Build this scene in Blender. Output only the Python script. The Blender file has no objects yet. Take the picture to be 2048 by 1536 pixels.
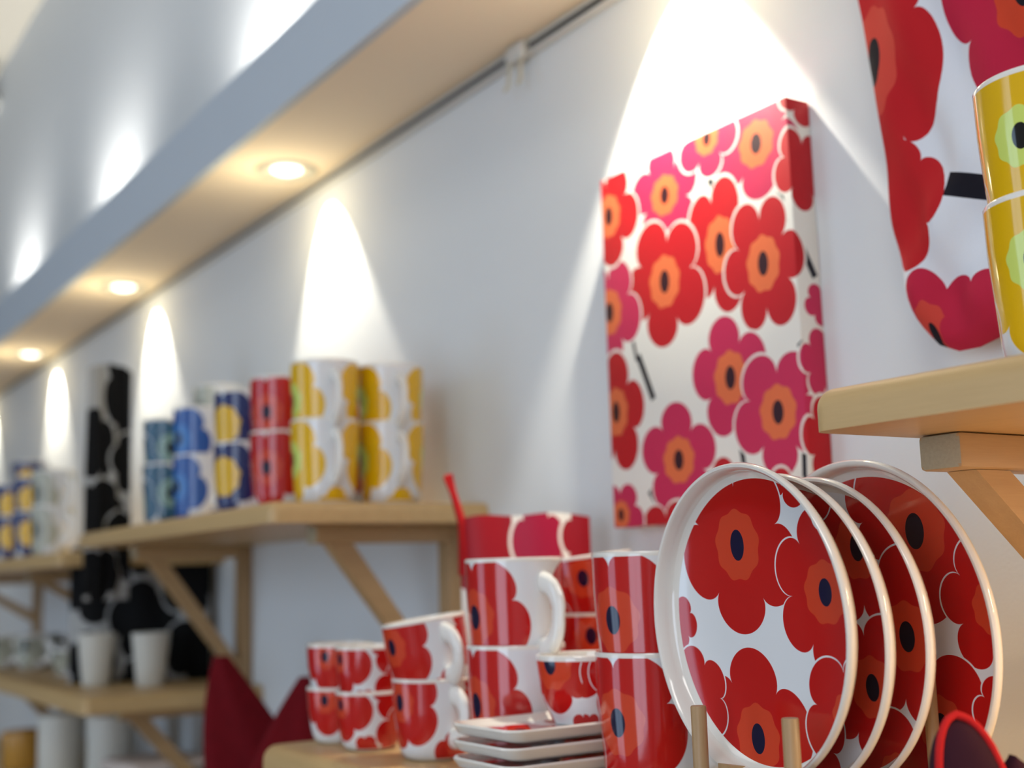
import bpy, bmesh, math, random
from mathutils import Vector, Matrix, Euler
PI = math.pi
R_ = math.radians
sc = bpy.context.scene
COL = sc.collection
random.seed(4)

# ---------------------------------------------------------------- camera
def camera():
    a, p, r = R_(32.92), R_(8.603), R_(-1.671)
    fwd = Vector((math.sin(a)*math.cos(p), math.cos(a)*math.cos(p), math.sin(p)))
    right = Vector((math.cos(a), -math.sin(a), 0))
    up = right.cross(fwd)
    Rr = right*math.cos(r) + up*math.sin(r)
    U = up*math.cos(r) - right*math.sin(r)
    cd = bpy.data.cameras.new('camera')
    cd.sensor_width = 36.0
    cd.lens = 2535.9/2048*36.0
    cd.clip_start = 0.01
    cd.clip_end = 60
    cd.dof.use_dof = True
    cd.dof.focus_distance = 0.74
    cd.dof.aperture_fstop = 4.6
    co = bpy.data.objects.new('camera', cd)
    m = Matrix((Rr, U, -fwd)).transposed().to_4x4()
    co.matrix_world = m
    COL.objects.link(co)
    sc.camera = co
camera()

# ---------------------------------------------------------------- light
w = bpy.data.worlds.new('world'); sc.world = w
w.use_nodes = True
w.node_tree.nodes['Background'].inputs[0].default_value = (0.55, 0.72, 1.0, 1)
w.node_tree.nodes['Background'].inputs[1].default_value = 0.9
sc.view_settings.view_transform = 'Standard'
sc.view_settings.look = 'None'
sc.view_settings.gamma = 1
sc.view_settings.exposure = 0.06
sc.cycles.use_denoising = True
sc.cycles.max_bounces = 8
sc.cycles.sample_clamp_indirect = 4

def area(name, loc, direction, sx, sy, power, color):
    l = bpy.data.lights.new(name, 'AREA'); l.shape = 'RECTANGLE'; l.size = sx; l.size_y = sy
    l.energy = power; l.color = color
    o = bpy.data.objects.new(name, l); o.location = loc
    o.rotation_euler = Vector(direction).to_track_quat('-Z', 'Y').to_euler()
    COL.objects.link(o); return o
# daylight through the shop window and through the glazed shop front further down
area('window_daylight', (-2.98, -1.0, 0.15), (1, 0, 0), 1.9, 2.5, 36, (0.66, 0.80, 1.0))
area('window_daylight', (-2.98, 2.7, 0.15), (1, 0, 0), 1.5, 2.5, 15, (0.42, 0.68, 1.0))

# fill panels added overhead, out of view (fixtures built with the lamps)
for _x, _y, _p in ((-.55, -.5, 15), (-1.1, 2.4, 3)):
    area('panel_light', (_x, _y, 1.50), (0, 0, -1), .58, 1.16, _p, (1.0, .96, .92))
# warm fill added under the near shelf, out of view, for the right wall
area('shelf_strip_light', (.66, .12, .058), (0, 0, -1), .02, .3, 1.8, (1.0, .72, .42))

# ---------------------------------------------------------------- node helpers
def srgb(r, g, b):
    f = lambda c: (c/255/12.92) if c/255 <= .04045 else ((c/255+.055)/1.055)**2.4
    return (f(r), f(g), f(b), 1)

def new_mat(name):
    m = bpy.data.materials.new(name); m.use_nodes = True
    nt = m.node_tree; return m, nt, nt.nodes['Principled BSDF']

def math_node(nt, op, a, b=None, c=None):
    n = nt.nodes.new('ShaderNodeMath'); n.operation = op
    for i, v in enumerate((a, b, c)):
        if v is None: continue
        if isinstance(v, (int, float)): n.inputs[i].default_value = v
        else: nt.links.new(v, n.inputs[i])
    return n.outputs[0]

def make_blossom_group():
    g = bpy.data.node_groups.new('blossom', 'ShaderNodeTree')
    I = g.interface
    def s(n, t, d=None, io='INPUT'):
        x = I.new_socket(n, in_out=io, socket_type=t)
        if d is not None: x.default_value = d
    s('Base', 'NodeSocketColor'); s('UV', 'NodeSocketVector')
    s('X', 'NodeSocketFloat', 0); s('Y', 'NodeSocketFloat', 0); s('Radius', 'NodeSocketFloat', .04)
    s('Stretch', 'NodeSocketFloat', 1); s('Rot', 'NodeSocketFloat', 0); s('Petals', 'NodeSocketFloat', 5)
    s('Eye', 'NodeSocketFloat', .4); s('Period', 'NodeSocketFloat', 50)
    s('Petal', 'NodeSocketColor'); s('Ring', 'NodeSocketColor'); s('Dot', 'NodeSocketColor')
    s('Depth', 'NodeSocketFloat', .27); s('Ground', 'NodeSocketColor'); s('Gap', 'NodeSocketFloat', .0015)
    s('Color', 'NodeSocketColor', io='OUTPUT')
    gi = g.nodes.new('NodeGroupInput'); go = g.nodes.new('NodeGroupOutput')
    i = gi.outputs
    M = lambda *a: math_node(g, *a)
    sp = g.nodes.new('ShaderNodeSeparateXYZ'); g.links.new(i['UV'], sp.inputs[0])
    half = M('MULTIPLY', i['Period'], .5)
    neg = M('MULTIPLY', i['Period'], -.5)
    dx = M('WRAP', M('SUBTRACT', sp.outputs[0], i['X']), neg, half)
    # Blender's wrap takes (value, max, min)
    wn = dx.node
    g.links.new(half, wn.inputs[1]); g.links.new(neg, wn.inputs[2])
    dy = M('DIVIDE', M('SUBTRACT', sp.outputs[1], i['Y']), i['Stretch'])
    ln = M('SQRT', M('ADD', M('MULTIPLY', dx, dx), M('MULTIPLY', dy, dy)))
    th = M('ARCTAN2', dy, dx)
    ph = M('ADD', th, i['Rot'])
    lobe = M('POWER', M('ABSOLUTE', M('COSINE', M('MULTIPLY', M('MULTIPLY', ph, i['Petals']), .5))), .5)
    wob = M('MULTIPLY', M('SINE', M('MULTIPLY_ADD', ph, 2, 1.3)), .05)
    b = M('MULTIPLY', i['Radius'], M('ADD', M('MULTIPLY_ADD', lobe, i['Depth'], M('SUBTRACT', 1, i['Depth'])), wob))
    m1 = M('LESS_THAN', ln, b)
    er = M('MULTIPLY', M('MULTIPLY', i['Radius'], i['Eye']), M('MULTIPLY_ADD', M('SINE', M('MULTIPLY', th, 9)), .04, 1))
    m2 = M('MULTIPLY', M('LESS_THAN', ln, er), m1)
    dd = M('SQRT', M('ADD', M('POWER', M('MULTIPLY', dx, 1.35), 2), M('POWER', M('MULTIPLY', dy, .95), 2)))
    m3 = M('MULTIPLY', M('LESS_THAN', dd, M('MULTIPLY', M('MULTIPLY', i['Radius'], i['Eye']), .42)), m1)
    m0 = M('LESS_THAN', ln, M('ADD', b, M('MULTIPLY', i['Gap'], M('GREATER_THAN', i['Gap'], 0))))
    col = i['Base']
    for m, c in ((m0, 'Ground'), (m1, 'Petal'), (m2, 'Ring'), (m3, 'Dot')):
        mx = g.nodes.new('ShaderNodeMix'); mx.data_type = 'RGBA'
        g.links.new(m, mx.inputs[0]); g.links.new(col, mx.inputs[6]); g.links.new(i[c], mx.inputs[7])
        col = mx.outputs[2]
    g.links.new(col, go.inputs[0])
    return g
BLOSSOM = make_blossom_group()

def make_stem_group():
    g = bpy.data.node_groups.new('stem', 'ShaderNodeTree')
    I = g.interface
    for n, t in (('Base', 'Color'), ('UV', 'Vector'), ('A', 'Vector'), ('B', 'Vector'), ('Width', 'Float'), ('Stem', 'Color')):
        I.new_socket(n, in_out='INPUT', socket_type='NodeSocket'+t)
    I.new_socket('Color', in_out='OUTPUT', socket_type='NodeSocketColor')
    gi = g.nodes.new('NodeGroupInput'); go = g.nodes.new('NodeGroupOutput'); i = gi.outputs
    def V(op, a, b=None):
        n = g.nodes.new('ShaderNodeVectorMath'); n.operation = op
        g.links.new(a, n.inputs[0])
        if b is not None: g.links.new(b, n.inputs[1])
        return n
    pa = V('SUBTRACT', i['UV'], i['A']).outputs[0]; ba = V('SUBTRACT', i['B'], i['A']).outputs[0]
    h = math_node(g, 'DIVIDE', V('DOT_PRODUCT', pa, ba).outputs['Value'], V('DOT_PRODUCT', ba, ba).outputs['Value'])
    inside = math_node(g, 'MULTIPLY', math_node(g, 'GREATER_THAN', h, 0), math_node(g, 'LESS_THAN', h, 1))
    sc_ = g.nodes.new('ShaderNodeVectorMath'); sc_.operation = 'SCALE'
    g.links.new(ba, sc_.inputs[0]); g.links.new(h, sc_.inputs['Scale'])
    d = V('LENGTH', V('SUBTRACT', pa, sc_.outputs[0]).outputs[0]).outputs['Value']
    m = math_node(g, 'MULTIPLY', inside, math_node(g, 'LESS_THAN', d, i['Width']))
    mx = g.nodes.new('ShaderNodeMix'); mx.data_type = 'RGBA'
    g.links.new(m, mx.inputs[0]); g.links.new(i['Base'], mx.inputs[6]); g.links.new(i['Stem'], mx.inputs[7])
    g.links.new(mx.outputs[2], go.inputs[0])
    return g
STEM = make_stem_group()

RED = srgb(188, 24, 22); DRED = srgb(150, 14, 22); PINK = srgb(205, 38, 72); ORANGE = srgb(206, 66, 38)
LORANGE = srgb(228, 120, 70); NAVY = srgb(22, 18, 52); INK = srgb(24, 22, 32); CREAM = srgb(232, 228, 218)
WHITE = srgb(226, 228, 230); YEL = srgb(228, 180, 14); LYEL = srgb(206, 222, 110); BLUE = srgb(24, 56, 130)
SKY = srgb(54, 104, 176); BLACK = srgb(14, 14, 15); SHADED_WHITE = srgb(170, 170, 168)  # the last is a white cloth ground with shade put into it

def floral(name, base, blooms, stems=(), stem_col=INK, rough=.12, coat=0, period=50, weave=0, fold=0, gap=.0016, grow=1.0, depth=.27):
    """blooms: (x, y, radius, rot, petals, petal, ring, dot, eye, stretch) in metres on the UV"""
    m, nt, bs = new_mat(name)
    uv = nt.nodes.new('ShaderNodeUVMap'); uv.uv_map = 'UVMap'
    src = uv.outputs[0]
    rgb = nt.nodes.new('ShaderNodeRGB'); rgb.outputs[0].default_value = base
    col = rgb.outputs[0]
    for A, B, wd in stems:
        n = nt.nodes.new('ShaderNodeGroup'); n.node_tree = STEM
        nt.links.new(col, n.inputs['Base']); nt.links.new(src, n.inputs['UV'])
        n.inputs['A'].default_value = (*A, 0); n.inputs['B'].default_value = (*B, 0)
        n.inputs['Width'].default_value = wd; n.inputs['Stem'].default_value = stem_col
        col = n.outputs[0]
    for bl in blooms:
        x, y, r, rot, k, pc, rc, dc = bl[:8]; r *= grow
        n = nt.nodes.new('ShaderNodeGroup'); n.node_tree = BLOSSOM
        nt.links.new(col, n.inputs['Base']); nt.links.new(src, n.inputs['UV'])
        for key, v in (('X', x), ('Y', y), ('Radius', r), ('Rot', rot), ('Petals', k), ('Petal', pc), ('Ring', rc),
                       ('Dot', dc), ('Period', period), ('Eye', bl[8] if len(bl) > 8 else .4), ('Stretch', bl[9] if len(bl) > 9 else 1), ('Ground', base), ('Gap', gap), ('Depth', depth)):
            n.inputs[key].default_value = v
        col = n.outputs[0]
    nt.links.new(col, bs.inputs['Base Color'])
    bs.inputs['Roughness'].default_value = rough
    bs.inputs['Coat Weight'].default_value = coat
    bs.inputs['Coat Roughness'].default_value = .03
    if weave:
        nz = nt.nodes.new('ShaderNodeTexNoise'); nz.inputs['Scale'].default_value = 1600
        tc = nt.nodes.new('ShaderNodeTexCoord'); nt.links.new(tc.outputs['Object'], nz.inputs['Vector'])
        bp = nt.nodes.new('ShaderNodeBump'); bp.inputs['Strength'].default_value = weave; bp.inputs['Distance'].default_value = .0006
        nt.links.new(nz.outputs[0], bp.inputs['Height']); nt.links.new(bp.outputs[0], bs.inputs['Normal'])
        bs.inputs['Specular IOR Level'].default_value = .25
    return m

def plain(name, col, rough=.5, spec=.5, metal=0, bump=0, scale=300, var=0, coat=0, dist=.001):
    m, nt, bs = new_mat(name)
    bs.inputs['Base Color'].default_value = col
    bs.inputs['Roughness'].default_value = rough; bs.inputs['Specular IOR Level'].default_value = spec
    bs.inputs['Metallic'].default_value = metal; bs.inputs['Coat Weight'].default_value = coat
    bs.inputs['Coat Roughness'].default_value = .03
    tc = nt.nodes.new('ShaderNodeTexCoord')
    nz = nt.nodes.new('ShaderNodeTexNoise'); nz.inputs['Scale'].default_value = scale; nz.inputs['Detail'].default_value = 4
    nt.links.new(tc.outputs['Object'], nz.inputs['Vector'])
    if var:
        mx = nt.nodes.new('ShaderNodeMix'); mx.data_type = 'RGBA'
        mx.inputs[6].default_value = tuple(c*(1-var) for c in col[:3])+(1,)
        mx.inputs[7].default_value = tuple(min(1, c*(1+var)) for c in col[:3])+(1,)
        nt.links.new(nz.outputs[0], mx.inputs[0]); nt.links.new(mx.outputs[2], bs.inputs['Base Color'])
    if bump:
        bp = nt.nodes.new('ShaderNodeBump'); bp.inputs['Strength'].default_value = bump; bp.inputs['Distance'].default_value = dist
        nt.links.new(nz.outputs[0], bp.inputs['Height']); nt.links.new(bp.outputs[0], bs.inputs['Normal'])
    return m

def wood(name, c1, c2, axis='y', rough=.42):
    m, nt, bs = new_mat(name)
    tc = nt.nodes.new('ShaderNodeTexCoord'); mp = nt.nodes.new('ShaderNodeMapping')
    s = {'x': (5, 90, 90), 'y': (90, 5, 90), 'z': (90, 90, 5)}[axis]
    mp.inputs['Scale'].default_value = s
    nt.links.new(tc.outputs['Object'], mp.inputs[0])
    nz = nt.nodes.new('ShaderNodeTexNoise'); nz.inputs['Scale'].default_value = 1.0; nz.inputs['Detail'].default_value = 6
    nz.inputs['Roughness'].default_value = .6
    nt.links.new(mp.outputs[0], nz.inputs['Vector'])
    mp2 = nt.nodes.new('ShaderNodeMapping'); mp2.inputs['Scale'].default_value = tuple(v*9 for v in s)
    nt.links.new(tc.outputs['Object'], mp2.inputs[0])
    n2 = nt.nodes.new('ShaderNodeTexNoise'); n2.inputs['Scale'].default_value = 1.0; n2.inputs['Detail'].default_value = 2
    nt.links.new(mp2.outputs[0], n2.inputs['Vector'])
    f = math_node(nt, 'MULTIPLY_ADD', n2.outputs[0], .35, math_node(nt, 'MULTIPLY_ADD', nz.outputs[0], 1.0, -.17))
    mx = nt.nodes.new('ShaderNodeMix'); mx.data_type = 'RGBA'
    mx.inputs[6].default_value = c1; mx.inputs[7].default_value = c2
    nt.links.new(f, mx.inputs[0]); nt.links.new(mx.outputs[2], bs.inputs['Base Color'])
    bs.inputs['Roughness'].default_value = rough
    bp = nt.nodes.new('ShaderNodeBump'); bp.inputs['Strength'].default_value = .15; bp.inputs['Distance'].default_value = .0004
    nt.links.new(n2.outputs[0], bp.inputs['Height']); nt.links.new(bp.outputs[0], bs.inputs['Normal'])
    return m

def emit(name, col, strength):
    m, nt, bs = new_mat(name)
    bs.inputs['Base Color'].default_value = (0.8, 0.8, 0.8, 1)
    bs.inputs['Emission Color'].default_value = col; bs.inputs['Emission Strength'].default_value = strength
    return m

MUG_C = 2*PI*.039
def mug_floral(name, base, pet, ring, dot, stem, alt=None, eye=.42):
    a = alt or pet
    return floral(name, base, [
        (-.104, .094, .020, .5, 5, pet, ring, dot, 0), (.006, -.012, .026, .9, 5, pet, ring, dot, 0),
        (-.062, .050, .0445, .3, 5, pet, ring, dot, eye), (.056, .056, .043, 1.0, 5, a, ring, dot, eye),
        (.118, .034, .038, .2, 6, pet, ring, dot, eye)],
        stems=[((-.027, .096), (-.010, .070), .0048), ((-.012, .020), (.016, -.002), .004), ((.088, .01), (.10, -.01), .004)],
        stem_col=stem, rough=.10, coat=.3, period=MUG_C, grow=1.14, gap=.0011)

M = {}
M['wall'] = plain('white_wall_paint', srgb(218, 220, 220), rough=.75, spec=.3, bump=.25, scale=420, dist=.0006)
M['ceiling'] = plain('white_ceiling_paint', srgb(216, 210, 196), rough=.8, spec=.2, bump=.1, scale=200)
M['soffit'] = plain('warm_white_soffit_paint', srgb(244, 228, 204), rough=.8, spec=.2, bump=.1, scale=200)  # warm light bouncing up from below is put into this base colour
M['fascia'] = plain('pale_grey_fascia_paint', srgb(196, 204, 212), rough=.7, spec=.3)
M['floor'] = wood('floor_boards', srgb(150, 120, 88), srgb(176, 144, 108), 'y')
M['wood'] = wood('beech_board', srgb(182, 150, 102), srgb(208, 176, 124), 'y')
M['woodx'] = wood('beech_arm', srgb(168, 134, 92), srgb(196, 162, 116), 'x')
M['endgrain'] = plain('cut_end_grain', srgb(172, 160, 132), rough=.8, bump=.5, scale=500, var=.12)
M['dowel'] = wood('dowel_wood', srgb(150, 118, 80), srgb(186, 154, 112), 'z')
M['white'] = plain('white_glaze', srgb(232, 228, 220), rough=.10, coat=.5, scale=20)
M['red_mug'] = mug_floral('red_floral_glaze', WHITE, RED, ORANGE, NAVY, INK)
M['yellow_mug'] = mug_floral('yellow_floral_glaze', WHITE, YEL, LYEL, BLACK, INK)
M['blue_mug'] = mug_floral('blue_floral_glaze', WHITE, srgb(36, 84, 160), srgb(60, 120, 190), INK, INK, alt=srgb(20, 30, 84))
M['navy_mug'] = mug_floral('navy_floral_glaze', WHITE, srgb(26, 38, 96), YEL, YEL, INK, alt=SKY, eye=.5)
M['teal_mug'] = mug_floral('teal_floral_glaze', WHITE, srgb(40, 84, 110), srgb(120, 150, 140), BLACK, INK, alt=BLACK)
M['grey_mug'] = mug_floral('grey_floral_glaze', WHITE, srgb(176, 176, 160), srgb(140, 140, 124), BLACK, INK)
M['green_mug'] = floral('yellow_green_floral_glaze', WHITE, [
        (-.104, .094, .020, .5, 5, YEL, LYEL, BLACK, 0), (-.052, .0, .016, .3, 5, srgb(134, 178, 40), YEL, BLACK, 0),
        (-.060, .058, .054, .3, 5, YEL, LYEL, BLACK, .30), (.040, .058, .043, 1.0, 5, YEL, LYEL, BLACK, .42),
        (.112, .034, .038, .2, 6, YEL, LYEL, BLACK, .42)], stems=[((-.012, .03), (.0, .0), .004)], rough=.1, coat=.4, period=MUG_C)
M['cup'] = floral('red_floral_cup_glaze', WHITE, [
        (-.052, .047, .036, .7, 5, RED, ORANGE, NAVY, .40), (.046, .050, .036, .2, 5, RED, ORANGE, NAVY, .40),
        (.002, .004, .018, .9, 5, RED, ORANGE, NAVY, 0), (.102, .028, .034, .2, 6, RED, ORANGE, NAVY, .4),
        (-.094, .008, .024, .2, 6, RED, ORANGE, NAVY, 0), (.052, -.002, .022, .4, 5, RED, ORANGE, NAVY, 0)],
        stems=[((-.02, .066), (-.008, .058), .004)], rough=.1, coat=.3, grow=1.12, gap=.0009, period=2*PI*.036)
M['small'] = floral('red_floral_small_cup_glaze', WHITE, [
        (-.045, .040, .030, .3, 5, RED, ORANGE, NAVY, .35), (.012, .048, .022, 1.0, 5, RED, ORANGE, NAVY, 0),
        (.020, .012, .024, .2, 6, RED, ORANGE, NAVY, 0), (.07, .034, .030, .2, 6, RED, ORANGE, NAVY, .35),
        (-.018, .002, .012, .2, 5, RED, ORANGE, NAVY, 0)], rough=.1, coat=.3, grow=1.12, gap=.0009, period=2*PI*.031)
M['bowl'] = floral('red_floral_bowl_glaze', WHITE, [
        (-.020, .044, .034, .3, 5, RED, ORANGE, NAVY, .5), (.038, .030, .030, 1.0, 5, RED, ORANGE, NAVY, .35),
        (-.052, .006, .016, .2, 5, RED, ORANGE, NAVY, 0), (.09, .02, .034, .2, 6, RED, ORANGE, NAVY, .4),
        (.006, -.004, .012, .3, 5, RED, ORANGE, NAVY, 0), (-.075, .035, .022, .3, 5, RED, ORANGE, NAVY, .4)], rough=.1, coat=.3, grow=1.12, gap=.0009, period=2*PI*.033)
PE = .38
M['plate_a'] = floral('red_floral_plate_glaze_open', WHITE, [
        (.040, .084, .020, .3, 5, RED, ORANGE, NAVY, 0), (-.082, -.002, .016, .2, 5, RED, ORANGE, NAVY, 0),
        (-.016, .044, .050, .35, 5, RED, ORANGE, NAVY, PE), (.060, .016, .041, 1.5, 6, RED, ORANGE, NAVY, PE),
        (-.010, -.068, .047, .95, 5, RED, ORANGE, NAVY, PE), (.072, -.050, .034, .2, 5, RED, ORANGE, NAVY, PE),
        (-.066, -.046, .027, .7, 5, RED, ORANGE, NAVY, 0), (.066, .066, .016, .7, 5, RED, ORANGE, NAVY, 0)], rough=.09, coat=.3, grow=1.10, depth=.33, gap=.0011)
M['plate_b'] = floral('red_floral_plate_glaze_close', WHITE, [
        (-.04, .02, .045, .3, 5, RED, ORANGE, NAVY, PE), (.060, .046, .042, .9, 5, RED, ORANGE, INK, PE),
        (.062, -.030, .040, .2, 5, RED, ORANGE, INK, PE), (.0, -.06, .034, .95, 5, RED, ORANGE, NAVY, PE),
        (.012, .078, .026, .2, 5, RED, ORANGE, NAVY, 0)], rough=.09, coat=.3, grow=1.10, depth=.33, gap=.0011)
M['plate_c'] = floral('red_floral_plate_glaze_mid', WHITE, [
        (-.03, .03, .045, .3, 5, RED, ORANGE, NAVY, PE), (.055, .070, .030, .9, 5, RED, ORANGE, INK, 0),
        (.062, -.002, .046, 1.1, 5, RED, ORANGE, INK, PE), (.045, -.082, .036, .95, 5, RED, ORANGE, NAVY, PE)], rough=.09, coat=.3, grow=1.10, depth=.33, gap=.0011)
M['plate_d'] = floral('red_floral_large_plate_glaze', WHITE, [
        (-.028, .088, .036, .3, 5, RED, ORANGE, NAVY, 0), (.040, .060, .052, .25, 5, RED, ORANGE, INK, .42),
        (.094, .016, .036, 1.2, 6, RED, ORANGE, INK, PE), (.098, .070, .020, 1.1, 5, RED, ORANGE, INK, 0),
        (.046, -.052, .042, .2, 5, RED, ORANGE, INK, PE), (.094, -.042, .020, .6, 5, RED, ORANGE, INK, 0), (-.03, -.03, .05, .6, 5, RED, ORANGE, INK, PE)], rough=.09, coat=.3, grow=1.10, depth=.33, gap=.0011)

CANR, CANP = srgb(186, 26, 34), srgb(196, 44, 84)
CANO = srgb(222, 110, 66)
DOT = srgb(52, 20, 30)
M['canvas'] = floral('floral_canvas', CREAM, [
        (-.764, .362, .046, .3, 5, CANP, CANO, DOT), (-.888, .350, .043, .9, 5, CANP, CANO, DOT),
        (-.826, .386, .034, .2, 5, CANP, CANO, DOT), (-.816, .285, .040, 1.3, 5, CANR, CANO, DOT, .42, 1.35),
        (-.894, .268, .050, .5, 5, CANR, CANO, DOT, .38, 1.15), (-.764, .256, .043, 1.0, 6, CANR, CANO, DOT, .4, 1.25),
        (-.980, .255, .042, .3, 5, CANP, CANO, DOT, .4, 1.2), (-.812, .165, .043, .8, 5, CANP, CANO, DOT, .42, 1.15),
        (-.757, .128, .046, .35, 5, CANP, CANO, DOT, .4, 1.1), (-.976, .155, .040, 1.1, 5, CANR, CANO, DOT, .4, 1.3),
        (-.886, .100, .047, .95, 5, CANP, CANO, DOT), (-.975, .352, .040, .2, 5, CANR, CANO, DOT, .4, 1.2),
        (-.905, .025, .038, .2, 5, CANR, CANO, DOT), (-.822, .066, .028, .7, 5, CANR, CANO, DOT), (-.975, .055, .030, .3, 5, CANP, CANO, DOT),
        (-.712, .330, .028, .4, 5, CANR, CANO, DOT, 0, 1.2), (-.706, .394, .024, .4, 5, CANR, CANO, DOT, 0), (-.700, .215, .017, .4, 5, CANP, CANO, DOT, 0),
        (-.704, .165, .022, .8, 5, CANP, CANO, DOT, 0, 1.2), (-.704, .100, .024, .8, 5, CANR, CANO, DOT, 0, 1.4), (-.755, .055, .024, .8, 5, CANR, CANO, DOT, 0)],
        stems=[((-.742, .335), (-.736, .285), .0034), ((-.826, .35), (-.806, .31), .0034), ((-.905, .33), (-.89, .30), .0026),
               ((-.722, .270), (-.705, .238), .0036), ((-.728, .182), (-.708, .152), .0036), ((-.806, .12), (-.798, .07), .0028),
               ((-.730, .10), (-.733, .045), .0026), ((-.938, .205), (-.918, .16), .0036), ((-.952, .29), (-.93, .26), .0030), ((-.94, .20), (-.945, .22), .002),
               ((-.93, .075), (-.905, .045), .003), ((-.905, .085), (-.89, .06), .003)],
        rough=.5, weave=.3, grow=1.13, depth=.40, gap=.0024)
M['bag'] = floral('floral_cotton', srgb(222, 224, 230), [
        (-.6235, .382, .060, .35, 5, CANR, srgb(206, 70, 58), INK, .40, 1.75), (-.484, .383, .066, .9, 5, srgb(186, 30, 62), ORANGE, INK, .4, 1.2),
        (-.602, .262, .040, 1.4, 4, CANR, ORANGE, INK, 0, 1.15),
        (-.590, .160, .028, .0, 4, srgb(188, 34, 64), srgb(206, 70, 58), INK, .5, 1.8), (-.548, .165, .034, .3, 5, srgb(188, 34, 64), ORANGE, INK, 0, 1.1)],
        stems=[((-.560, .266), (-.515, .250), .0085)], rough=.85, weave=.5, gap=0, grow=1.06)
M['pouch'] = floral('red_floral_oilcloth', CREAM, [
        (.024, .175, .034, .3, 5, srgb(150, 14, 30), ORANGE, INK, 0, 1.8), (.078, .175, .027, .8, 5, srgb(160, 20, 56), ORANGE, INK, 0, 1.7),
        (.122, .18, .022, .8, 5, srgb(150, 14, 30), ORANGE, INK, 0, 1.6), (.06, .05, .05, .8, 5, RED, ORANGE, INK, .3, 1.2)],
        stems=[((.042, .215), (.056, .155), .003)], rough=.45, weave=.2, gap=.003)
M['bw'] = floral('black_and_white_cotton', SHADED_WHITE, [
        (.045, .17, .062, .3, 5, BLACK, BLACK, BLACK, 0, 1.2), (.13, .10, .060, .8, 5, BLACK, BLACK, BLACK, 0, 1.2),
        (.20, .17, .050, 1.2, 5, BLACK, BLACK, BLACK, 0, 1.3), (.22, .050, .060, .2, 5, BLACK, BLACK, BLACK, 0), (.04, .03, .045, .9, 5, BLACK, BLACK, BLACK, 0, 1.3),
        (.12, .215, .036, .4, 5, BLACK, BLACK, BLACK, 0), (.13, .0, .044, .4, 5, BLACK, BLACK, BLACK, 0)], rough=.9, weave=.4, gap=.004)
M['bw_tall'] = floral('black_and_white_towelling', SHADED_WHITE, [
        (.062, .34, .034, .3, 5, BLACK, BLACK, BLACK, 0, 2.6), (.012, .25, .03, .8, 5, BLACK, BLACK, BLACK, 0, 2), (.070, .22, .034, .8, 5, BLACK, BLACK, BLACK, 0, 1.5),
        (.02, .14, .045, 1.2, 5, BLACK, BLACK, BLACK, 0, 1.2), (.07, .09, .045, .2, 5, BLACK, BLACK, BLACK, 0, 1.4), (.02, .04, .036, .2, 5, BLACK, BLACK, BLACK, 0, 1.3)], rough=.9, weave=.4, gap=.003)
M['red_cloth'] = plain('deep_red_cotton', srgb(104, 8, 20), rough=.9, spec=.2, bump=.4, scale=60, var=.25, dist=.003)
M['red_strap'] = plain('red_webbing', srgb(168, 22, 26), rough=.8, spec=.2, bump=.3, scale=900)
M['plum'] = plain('plum_cotton', srgb(52, 20, 34), rough=.9, spec=.2, bump=.5, scale=1500, var=.25, dist=.0005)
M['mitt_red'] = plain('red_binding_tape', srgb(190, 32, 34), rough=.85, spec=.2, bump=.4, scale=1500, dist=.0005)
M['metal'] = plain('white_enamelled_metal', srgb(206, 206, 202), rough=.35, scale=40)
M['darkmetal'] = plain('dark_metal', srgb(50, 56, 62), rough=.4, metal=.6, scale=40)
M['ring'] = plain('downlight_ring', srgb(190, 186, 170), rough=.3, scale=40)
M['lens'] = emit('lit_lens', (1, .95, .86, 1), 3)
M['frosted'] = plain('frosted_white_glass', srgb(216, 214, 204), rough=.45, scale=30)
M['olive'] = plain('dark_olive_glass', srgb(46, 44, 30), rough=.15, scale=30)
M['blueg'] = plain('dark_blue_glaze', srgb(42, 74, 116), rough=.15, scale=30)
M['amber'] = plain('amber_glaze', srgb(190, 140, 60), rough=.25, scale=30)
M['pink'] = plain('pale_pink_towelling', srgb(214, 200, 190), rough=.9, bump=.4, scale=400)
M['glass_day'] = emit('bright_sky_behind_glass', (0.66, 0.80, 1.0, 1), 1.2)

# ---------------------------------------------------------------- mesh helpers
def finish(name, bm, mats, parent=None, smooth=True, loc=None):
    me = bpy.data.meshes.new(name); bm.normal_update(); bm.to_mesh(me); bm.free()
    for m in (mats if isinstance(mats, (list, tuple)) else [mats]): me.materials.append(m)
    if smooth:
        for p in me.polygons: p.use_smooth = True
        try: me.set_sharp_from_angle(angle=R_(40))
        except Exception: pass
    o = bpy.data.objects.new(name, me); COL.objects.link(o)
    if parent: o.parent = parent
    if loc: o.location = loc
    return o

def empty(name, loc=(0, 0, 0), rz=0):
    o = bpy.data.objects.new(name, None); COL.objects.link(o); o.empty_display_size = .02
    o.location = loc; o.rotation_euler = (0, 0, rz); return o

def tag(o, label, cat, group=None):
    o['label'] = label; o['category'] = cat
    if group: o['group'] = group
    return o

def structure(o):
    o['kind'] = 'structure'; return o

def box_bm(bm, x0, x1, y0, y1, z0, z1, bevel=0, seg=2, mat=0):
    r = bmesh.ops.create_cube(bm, size=1)
    vs = r['verts']
    bmesh.ops.scale(bm, vec=(x1-x0, y1-y0, z1-z0), verts=vs)
    bmesh.ops.translate(bm, vec=((x0+x1)/2, (y0+y1)/2, (z0+z1)/2), verts=vs)
    fs = list({f for v in vs for f in v.link_faces})
    for f in fs: f.material_index = mat
    if bevel:
        es = list({e for v in vs for e in v.link_edges})
        bmesh.ops.bevel(bm, geom=es, offset=bevel, segments=seg, profile=.5, affect='EDGES')
    return bm

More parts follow.
